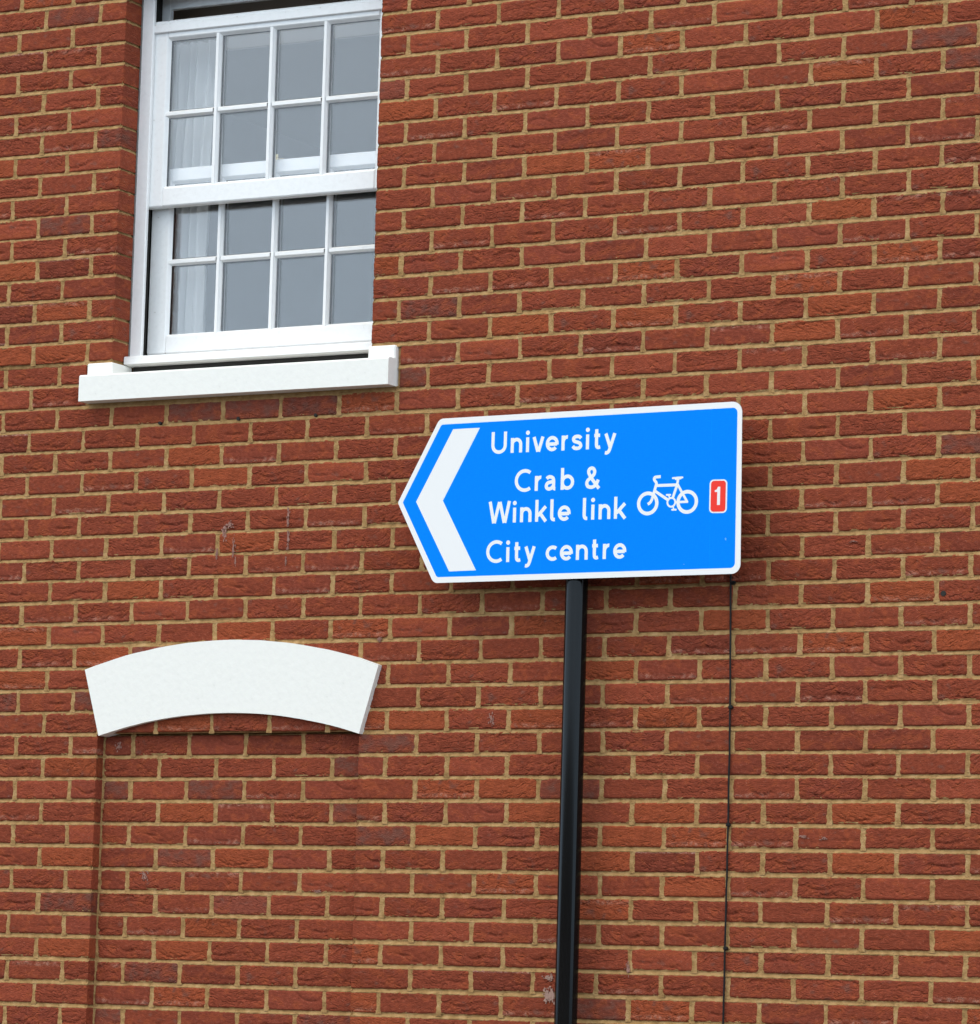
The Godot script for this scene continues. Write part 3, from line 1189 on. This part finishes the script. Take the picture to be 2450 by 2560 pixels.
func stroke(pts: Array, width: float, round_ends := false) -> void:
	var hw := width * 0.5 * PPM
	var px := []
	for p in pts:
		px.append(Vector2((p.x - SX) * PPM, TH - (p.y - SY) * PPM))
	var first: Vector2 = px[0]
	var last: Vector2 = px[-1]
	var d_first: Vector2 = (px[1] - px[0]).normalized()
	var d_last: Vector2 = (px[-1] - px[-2]).normalized()
	if first.distance_to(last) < 2.0:
		round_ends = true
	for k in pts.size() - 1:
		var a := Vector2((pts[k].x - SX) * PPM, TH - (pts[k].y - SY) * PPM)
		var b := Vector2((pts[k + 1].x - SX) * PPM, TH - (pts[k + 1].y - SY) * PPM)
		var d := b - a
		var l := d.length()
		if l < 0.001:
			continue
		d /= l
		var x0 := maxi(0, int(minf(a.x, b.x) - hw - 1.5))
		var x1 := mini(TW - 1, int(maxf(a.x, b.x) + hw + 2.0))
		var y0 := maxi(0, int(minf(a.y, b.y) - hw - 1.5))
		var y1 := mini(TH - 1, int(maxf(a.y, b.y) + hw + 2.0))
		var cut0 := k == 0 and not round_ends
		var cut1 := k == pts.size() - 2 and not round_ends
		var near_end := not round_ends and first.distance_to(last) > 2.0 and (a.distance_to(first) < hw * 2.0 or a.distance_to(last) < hw * 2.0 or b.distance_to(first) < hw * 2.0 or b.distance_to(last) < hw * 2.0)
		for y in range(y0, y1 + 1):
			for x in range(x0, x1 + 1):
				var p := Vector2(x + 0.5, y + 0.5) - a
				var t := p.dot(d)
				var n := absf(p.x * d.y - p.y * d.x)
				var e := 0.0
				if t < 0.0:
					e = maxf(n - hw, -t) if cut0 else Vector2(t, n).length() - hw
				elif t > l:
					e = maxf(n - hw, t - l) if cut1 else Vector2(t - l, n).length() - hw
				else:
					e = n - hw
					if cut0:
						e = maxf(e, -t)
					if cut1:
						e = maxf(e, t - l)
				if near_end:
					var pf := Vector2(x + 0.5, y + 0.5) - first
					var pl := Vector2(x + 0.5, y + 0.5) - last
					if pf.length() < hw * 1.6:
						e = maxf(e, -pf.dot(d_first))
					if pl.length() < hw * 1.6:
						e = maxf(e, pl.dot(d_last))
				var c := clampf(0.5 - e, 0.0, 1.0)
				var at := y * TW + x
				if c > ink[at]:
					ink[at] = c


func arc(cx: float, cy: float, rx: float, ry: float, a0: float, a1: float, n := 18) -> Array:
	var out := []
	for k in n + 1:
		var a := deg_to_rad(lerpf(a0, a1, k / float(n)))
		out.append(Vector2(cx + cos(a) * rx, cy + sin(a) * ry))
	return out


func curve(p: Array) -> Array:
	# a smooth line through points
	var out := []
	for k in p.size() - 1:
		var a: Vector2 = p[maxi(k - 1, 0)]
		var b: Vector2 = p[k]
		var c: Vector2 = p[k + 1]
		var d: Vector2 = p[mini(k + 2, p.size() - 1)]
		for q in 6:
			out.append(b.cubic_interpolate(c, a, d, q / 6.0))
	out.append(p[-1])
	return out


func V(a: Array) -> Array:
	var out := []
	for k in range(0, a.size(), 2):
		out.append(Vector2(a[k], a[k + 1]))
	return out


func glyph(ch: String) -> Array:
	match ch:
		"U":
			return [V([5.2, 70]) + arc(27.3, 26.0, 22.1, 21.5, 180, 360) + V([49.4, 70])]
		"n":
			return [V([5.2, 0, 5.2, 48]), V([5.2, 20]) + arc(20.6, 26.5, 15.4, 16.0, 180, 0) + V([36.0, 0])]
		"i":
			return [V([5.2, 0, 5.2, 48])]
		"v":
			return [V([4.8, 48, 22.2, 0]), V([24.8, 0, 42.2, 48])]
		"e":
			return [V([8, 22.6, 36.5, 22.6]), V([36.4, 20]) + arc(20.8, 24.0, 15.6, 18.9, 0, 318, 26)]
		"r":
			return [V([5.2, 0, 5.2, 48]), V([5.2, 20]) + arc(24.5, 25.0, 19.3, 18.0, 180, 82)]
		"s":
			return [curve(V([36.0, 36.5, 30.0, 41.8, 20.8, 43.2, 11.0, 41.2, 6.8, 34.6, 11.0, 28.2, 20.8, 25.0, 31.0, 21.2, 35.6, 13.6, 31.0, 7.0, 20.8, 4.9, 10.5, 6.8, 4.6, 12.8]))]
		"t":
			return [curve(V([11.5, 63, 11.5, 40, 11.5, 18, 13.2, 8.4, 19.5, 5.0, 28.5, 6.6])), V([1.0, 43.2, 27.0, 43.2])]
		"y":
			return [V([4.8, 48, 22.0, 4]), curve(V([38.6, 48, 30.0, 24.0, 20.5, -2.0, 16.0, -10.0, 9.5, -13.6, 2.5, -13.2]))]
		"C":
			return [arc(32.0, 35.0, 26.8, 31.0, 52, 308, 30)]
		"a":
			return [curve(V([6.5, 37.5, 13.0, 42.2, 21.0, 43.2, 31.0, 40.0, 35.2, 31.5, 35.4, 20.0, 35.6, 9.5, 38.5, 5.2, 43.0, 4.6])), curve(V([35.2, 27.6, 24.0, 26.6, 11.0, 23.6, 5.4, 15.0, 8.6, 7.4, 17.0, 4.8, 27.0, 7.6, 35.4, 15.0]))]
		"b":
			return [V([5.2, 70, 5.2, 0]), arc(21.2, 24.0, 16.0, 18.9, 0, 360, 30)]
		"&":
			return [curve(V([50.0, 28.0, 43.0, 15.0, 33.0, 7.0, 21.0, 4.8, 9.5, 8.6, 5.6, 18.0, 10.5, 28.0, 23.0, 36.6, 32.5, 45.0, 35.4, 54.5, 31.0, 62.8, 23.0, 65.2, 15.0, 62.0, 11.8, 54.0, 15.5, 45.0, 26.0, 30.5, 39.0, 15.5])) + V([53.5, 0])]
		"W":
			return [V([4.6, 70, 19.4, 0]), V([21.4, 0, 38.4, 68]), V([40.2, 68, 57.2, 0]), V([59.2, 0, 74.0, 70])]
		"k":
			return [V([5.2, 70, 5.2, 0]), V([36.5, 48, 8.0, 18.0]), V([16.5, 27.0, 37.5, 0])]
		"l":
			return [curve(V([5.2, 70, 5.2, 40, 5.2, 17, 6.6, 8.6, 11.0, 5.2, 16.5, 5.0]))]
		"c":
			return [arc(22.2, 24.0, 17.0, 18.9, 50, 310, 24)]
	return []


func write(text: String, spans: Array, base: float) -> void:
	var thick := 0.0115
	for k in text.length():
		var ch := text[k]
		var l: float = spans[k * 2] + thick * 0.5
		var r: float = spans[k * 2 + 1] - thick * 0.5
		var paths := glyph(ch)
		var lo := 1e9
		var hi := -1e9
		for path in paths:
			for p in path:
				lo = minf(lo, p.x)
				hi = maxf(hi, p.x)
		for path in paths:
			var pts := []
			for p in path:
				var x := (l + r) * 0.5 if hi - lo < 0.01 else lerpf(l, r, (p.x - lo) / (hi - lo))
				pts.append(Vector2(x, base + p.y * 0.001))
			stroke(pts, thick)
		if ch == "i":
			var c := Vector2((l + r) * 0.5, base + 0.0625)
			stroke([c, c + Vector2(0.0001, 0)], 0.0142, true)


func fill(poly: PackedVector2Array, into: PackedFloat32Array) -> void:
	var px := PackedVector2Array()
	for p in poly:
		px.append(Vector2((p.x - SX) * PPM, TH - (p.y - SY) * PPM))
	for y in TH:
		for sub in 4:
			var yy := y + (sub + 0.5) / 4.0
			var xs := []
			for k in px.size():
				var a := px[k]
				var b := px[(k + 1) % px.size()]
				if (a.y <= yy) != (b.y <= yy):
					xs.append(a.x + (yy - a.y) / (b.y - a.y) * (b.x - a.x))
			xs.sort()
			for k in range(0, xs.size() - 1, 2):
				var x0: float = xs[k]
				var x1: float = xs[k + 1]
				for x in range(maxi(0, int(x0)), mini(TW - 1, int(x1)) + 1):
					into[y * TW + x] += 0.25 * clampf(minf(x1, x + 1.0) - maxf(x0, x), 0.0, 1.0)


func rounded(corners: Array, radii: Array, n := 7) -> PackedVector2Array:
	var out := PackedVector2Array()
	var cnt := corners.size()
	for k in cnt:
		var p: Vector2 = corners[k]
		var a: Vector2 = (corners[(k + cnt - 1) % cnt] - p).normalized()
		var b: Vector2 = (corners[(k + 1) % cnt] - p).normalized()
		var half := acos(clampf(a.dot(b), -1.0, 1.0)) * 0.5
		var r: float = radii[k]
		var d := r / tan(half)
		var c := p + (a + b).normalized() * (r / sin(half))
		var s := p + a * d - c
		var e := p + b * d - c
		for q in n + 1:
			out.append(c + s.rotated(s.angle_to(e) * q / float(n)))
	return out


func sign_print() -> ImageTexture:
	ink = PackedFloat32Array()
	ink.resize(TW * TH)
	var blue := PackedFloat32Array()
	blue.resize(TW * TH)
	fill(rounded([Vector2(-1.4395, 1.1665), Vector2(-0.3885, 1.1735), Vector2(-0.3865, 0.6742), Vector2(-1.4405, 0.6725), Vector2(-1.5745, 0.9185)], [0.012, 0.016, 0.016, 0.012, 0.006]), blue)
	fill(PackedVector2Array([Vector2(-1.3960, 1.1500), Vector2(-1.2976, 1.1502), Vector2(-1.4260, 0.9192), Vector2(-1.2974, 0.6908), Vector2(-1.3958, 0.6898), Vector2(-1.5253, 0.9192)]), ink)
	write("University", [-1.2543, -1.1982, -1.184, -1.142, -1.1291, -1.1168, -1.106, -1.0625, -1.0576, -1.0112, -1.0014, -0.9731, -0.9664, -0.9261, -0.9146, -0.9024, -0.8907, -0.8575, -0.852, -0.8069], 1.0640)
	write("Crab&", [-1.1659, -1.1044, -1.0933, -1.0646, -1.0575, -1.0133, -1.0005, -0.9525, -0.9132, -0.8582], 0.9385)
	write("Winkle", [-1.2585, -1.1772, -1.1702, -1.1566, -1.1434, -1.1017, -1.0891, -1.0445, -1.0354, -1.0119, -1.0079, -0.9618], 0.8400)
	write("link", [-0.9197, -0.897, -0.8904, -0.8768, -0.8633, -0.8212, -0.8092, -0.7638], 0.8400)
	write("City", [-1.2622, -1.2004, -1.1909, -1.1764, -1.1663, -1.1325, -1.1267, -1.0835], 0.7140)
	write("centre", [-1.0476, -1.0044, -0.9968, -0.9505, -0.9399, -0.8976, -0.8886, -0.8555, -0.845, -0.8165, -0.8084, -0.7621], 0.7140)
	# cycle
	stroke(arc(-0.6914, 0.8848, 0.0317, 0.0319, 0, 360, 40), 0.0117, true)
	stroke(arc(-0.5545, 0.8850, 0.0317, 0.0319, 0, 360, 40), 0.0117, true)
	stroke(curve(V([-0.6915, 0.8822, -0.6835, 0.8870, -0.6775, 0.8960, -0.6735, 0.9080, -0.6690, 0.9235, -0.6640, 0.9400, -0.6628, 0.9480, -0.6675, 0.9545, -0.6708, 0.9610, -0.6675, 0.9662, -0.6590, 0.9672, -0.6480, 0.9675])), 0.0096)
	stroke(V([-0.6640, 0.9400, -0.5890, 0.9395]), 0.0094, true)
	stroke(V([-0.5878, 0.9575, -0.5905, 0.9395, -0.6052, 0.8980]), 0.0090)
	stroke(V([-0.5895, 0.9420, -0.5548, 0.8853]), 0.0082, true)
	stroke(V([-0.5935, 0.8852, -0.5548, 0.8853]), 0.0078, true)
	stroke(V([-0.6690, 0.9240, -0.6215, 0.8935]), 0.0094, true)
	stroke(V([-0.6060, 0.9612, -0.5880, 0.9620, -0.5730, 0.9622]), 0.0064, true)
	stroke(V([-0.5960, 0.9585, -0.5790, 0.9600]), 0.0070, true)
	stroke(arc(-0.6095, 0.8855, 0.0136, 0.0138, 0, 360, 26), 0.0062, true)
	stroke(V([-0.6262, 0.9092, -0.6135, 0.9090]), 0.0060, true)
	stroke(V([-0.6190, 0.9090, -0.6160, 0.8990]), 0.0050, true)
	stroke(V([-0.6062, 0.8620, -0.5930, 0.8618]), 0.0060, true)
	stroke(V([-0.6000, 0.8620, -0.6035, 0.8730]), 0.0050, true)
	# a scuff near the corner of the sheeting
	for q in [[-0.4225, 0.7655, -0.4185, 0.7610], [-0.4205, 0.7680, -0.4180, 0.7640], [-0.5620, 0.6905, -0.5600, 0.6895]]:
		stroke(V(q), 0.0009, true)
	# route patch
	fill(rounded([Vector2(-0.4786, 0.9518), Vector2(-0.4178, 0.9508), Vector2(-0.4178, 0.8456), Vector2(-0.4786, 0.8466)], [0.014, 0.014, 0.014, 0.014]), ink)
	var red := PackedFloat32Array()
	red.resize(TW * TH)
	fill(rounded([Vector2(-0.4738, 0.9474), Vector2(-0.4228, 0.9466), Vector2(-0.4228, 0.8500), Vector2(-0.4738, 0.8508)], [0.0105, 0.0105, 0.0105, 0.0105]), red)
	var one := PackedFloat32Array()
	one.resize(TW * TH)
	fill(PackedVector2Array([Vector2(-0.4418, 0.9285), Vector2(-0.4418, 0.8712), Vector2(-0.4520, 0.8714), Vector2(-0.4520, 0.9120), Vector2(-0.4606, 0.9122), Vector2(-0.4606, 0.9178), Vector2(-0.4545, 0.9195), Vector2(-0.4495, 0.9286)]), one)
	var white_c := lin(0.825, 0.825, 0.82)
	var blue_c := lin(0.0, 0.225, 0.95)
	var red_c := lin(0.86, 0.055, 0.040)
	var im := Image.create(TW, TH, false, Image.FORMAT_RGB8)
	var weave := FastNoiseLite.new()
	weave.seed = 5
	weave.frequency = 0.11
	for y in TH:
		for x in TW:
			var at := y * TW + x
			var c := white_c
			if blue[at] > 0.0:
				var f := 1.0 + 0.025 * weave.get_noise_2d(x * 0.25, y * 2.0) + 0.02 * weave.get_noise_2d(x * 2.2, y * 0.2)
				if absf(x / PPM + SX + 0.4775 - 0.004 * y / TH) < 0.0007 or absf(x / PPM + SX + 1.066) < 0.0006:
					f *= 1.05                               # where two widths of sheeting meet
				c = white_c.lerp(Color(blue_c.r, blue_c.g * f, blue_c.b), minf(blue[at], 1.0))
				if ink[at] > 0.0:
					c = c.lerp(white_c, minf(ink[at], 1.0))
				if red[at] > 0.0:
					c = c.lerp(red_c, minf(red[at], 1.0))
				if one[at] > 0.0:
					c = c.lerp(white_c, minf(one[at], 1.0))
			im.set_pixel(x, y, c)
	return ImageTexture.create_from_image(im)


func direction_sign() -> void:
	var px := -0.9635
	var pz := 0.078
	var t := thing("direction_sign", "blue arrow shaped cycle route sign with white border on a black post", "sign", Vector3(px, 0, pz))
	var outline := rounded([Vector2(-1.4472, 1.1860), Vector2(-0.3728, 1.1928), Vector2(-0.3672, 0.6558), Vector2(-1.4522, 0.6538), Vector2(-1.5930, 0.9185)], [0.026, 0.034, 0.030, 0.026, 0.012], 9)
	var shape := PackedVector2Array()
	for p in outline:
		shape.append(p + Vector2(-px, BASE_Y))
	var zf := 0.135 - pz
	var b := Builder.new()
	b.prism(shape, zf - 0.0032, zf - 0.0003, 0.0)
	var panel := put("panel", b.mesh(), mats.metal, t)
	b = Builder.new()
	b.flat(shape, zf, Vector3(0, 0, 1))
	for k in b.v.size():
		b.t[k] = Vector2((b.v[k].x + px - SX) * PPM / TW, 1.0 - (b.v[k].y - BASE_Y - SY) * PPM / TH)
	var m := plain(Color.WHITE, 0.5, 0.14)
	m.albedo_texture = sign_print()
	m.texture_repeat = false
	var f := put("printed_face", b.mesh(), m, panel)
	f.set_meta("label", "blue face with white chevron, place names, bicycle symbol and red number 1")
	# post, cap, rails and clips
	var ring := PackedVector3Array()
	for q in 12:
		ring.append(Vector3(0, lerpf(0.0, BASE_Y + 1.13, q / 11.0), 0))
	b = Builder.new()
	b.tube(ring, 0.0362, 48)
	put("post", b.mesh(), mats.black, t)
	b = Builder.new()
	b.tube(PackedVector3Array([Vector3(0, BASE_Y + 1.1301, 0), Vector3(0, BASE_Y + 1.142, 0)]), 0.038, 32)
	put("post_cap", b.mesh(), mats.black, t)
	for yy in [0.775, 1.065]:
		b = Builder.new()
		b.box(Vector3(-1.38 - px, BASE_Y + yy - 0.02, zf - 0.0175), Vector3(-0.42 - px, BASE_Y + yy + 0.02, zf - 0.0033), 0.002)
		put("rail", b.mesh(), mats.metal, t)
		b = Builder.new()
		b.tube(PackedVector3Array([Vector3(0, BASE_Y + yy - 0.014, 0), Vector3(0, BASE_Y + yy + 0.014, 0)]), 0.0385, 32)
		put("clip", b.mesh(), mats.metal, t)
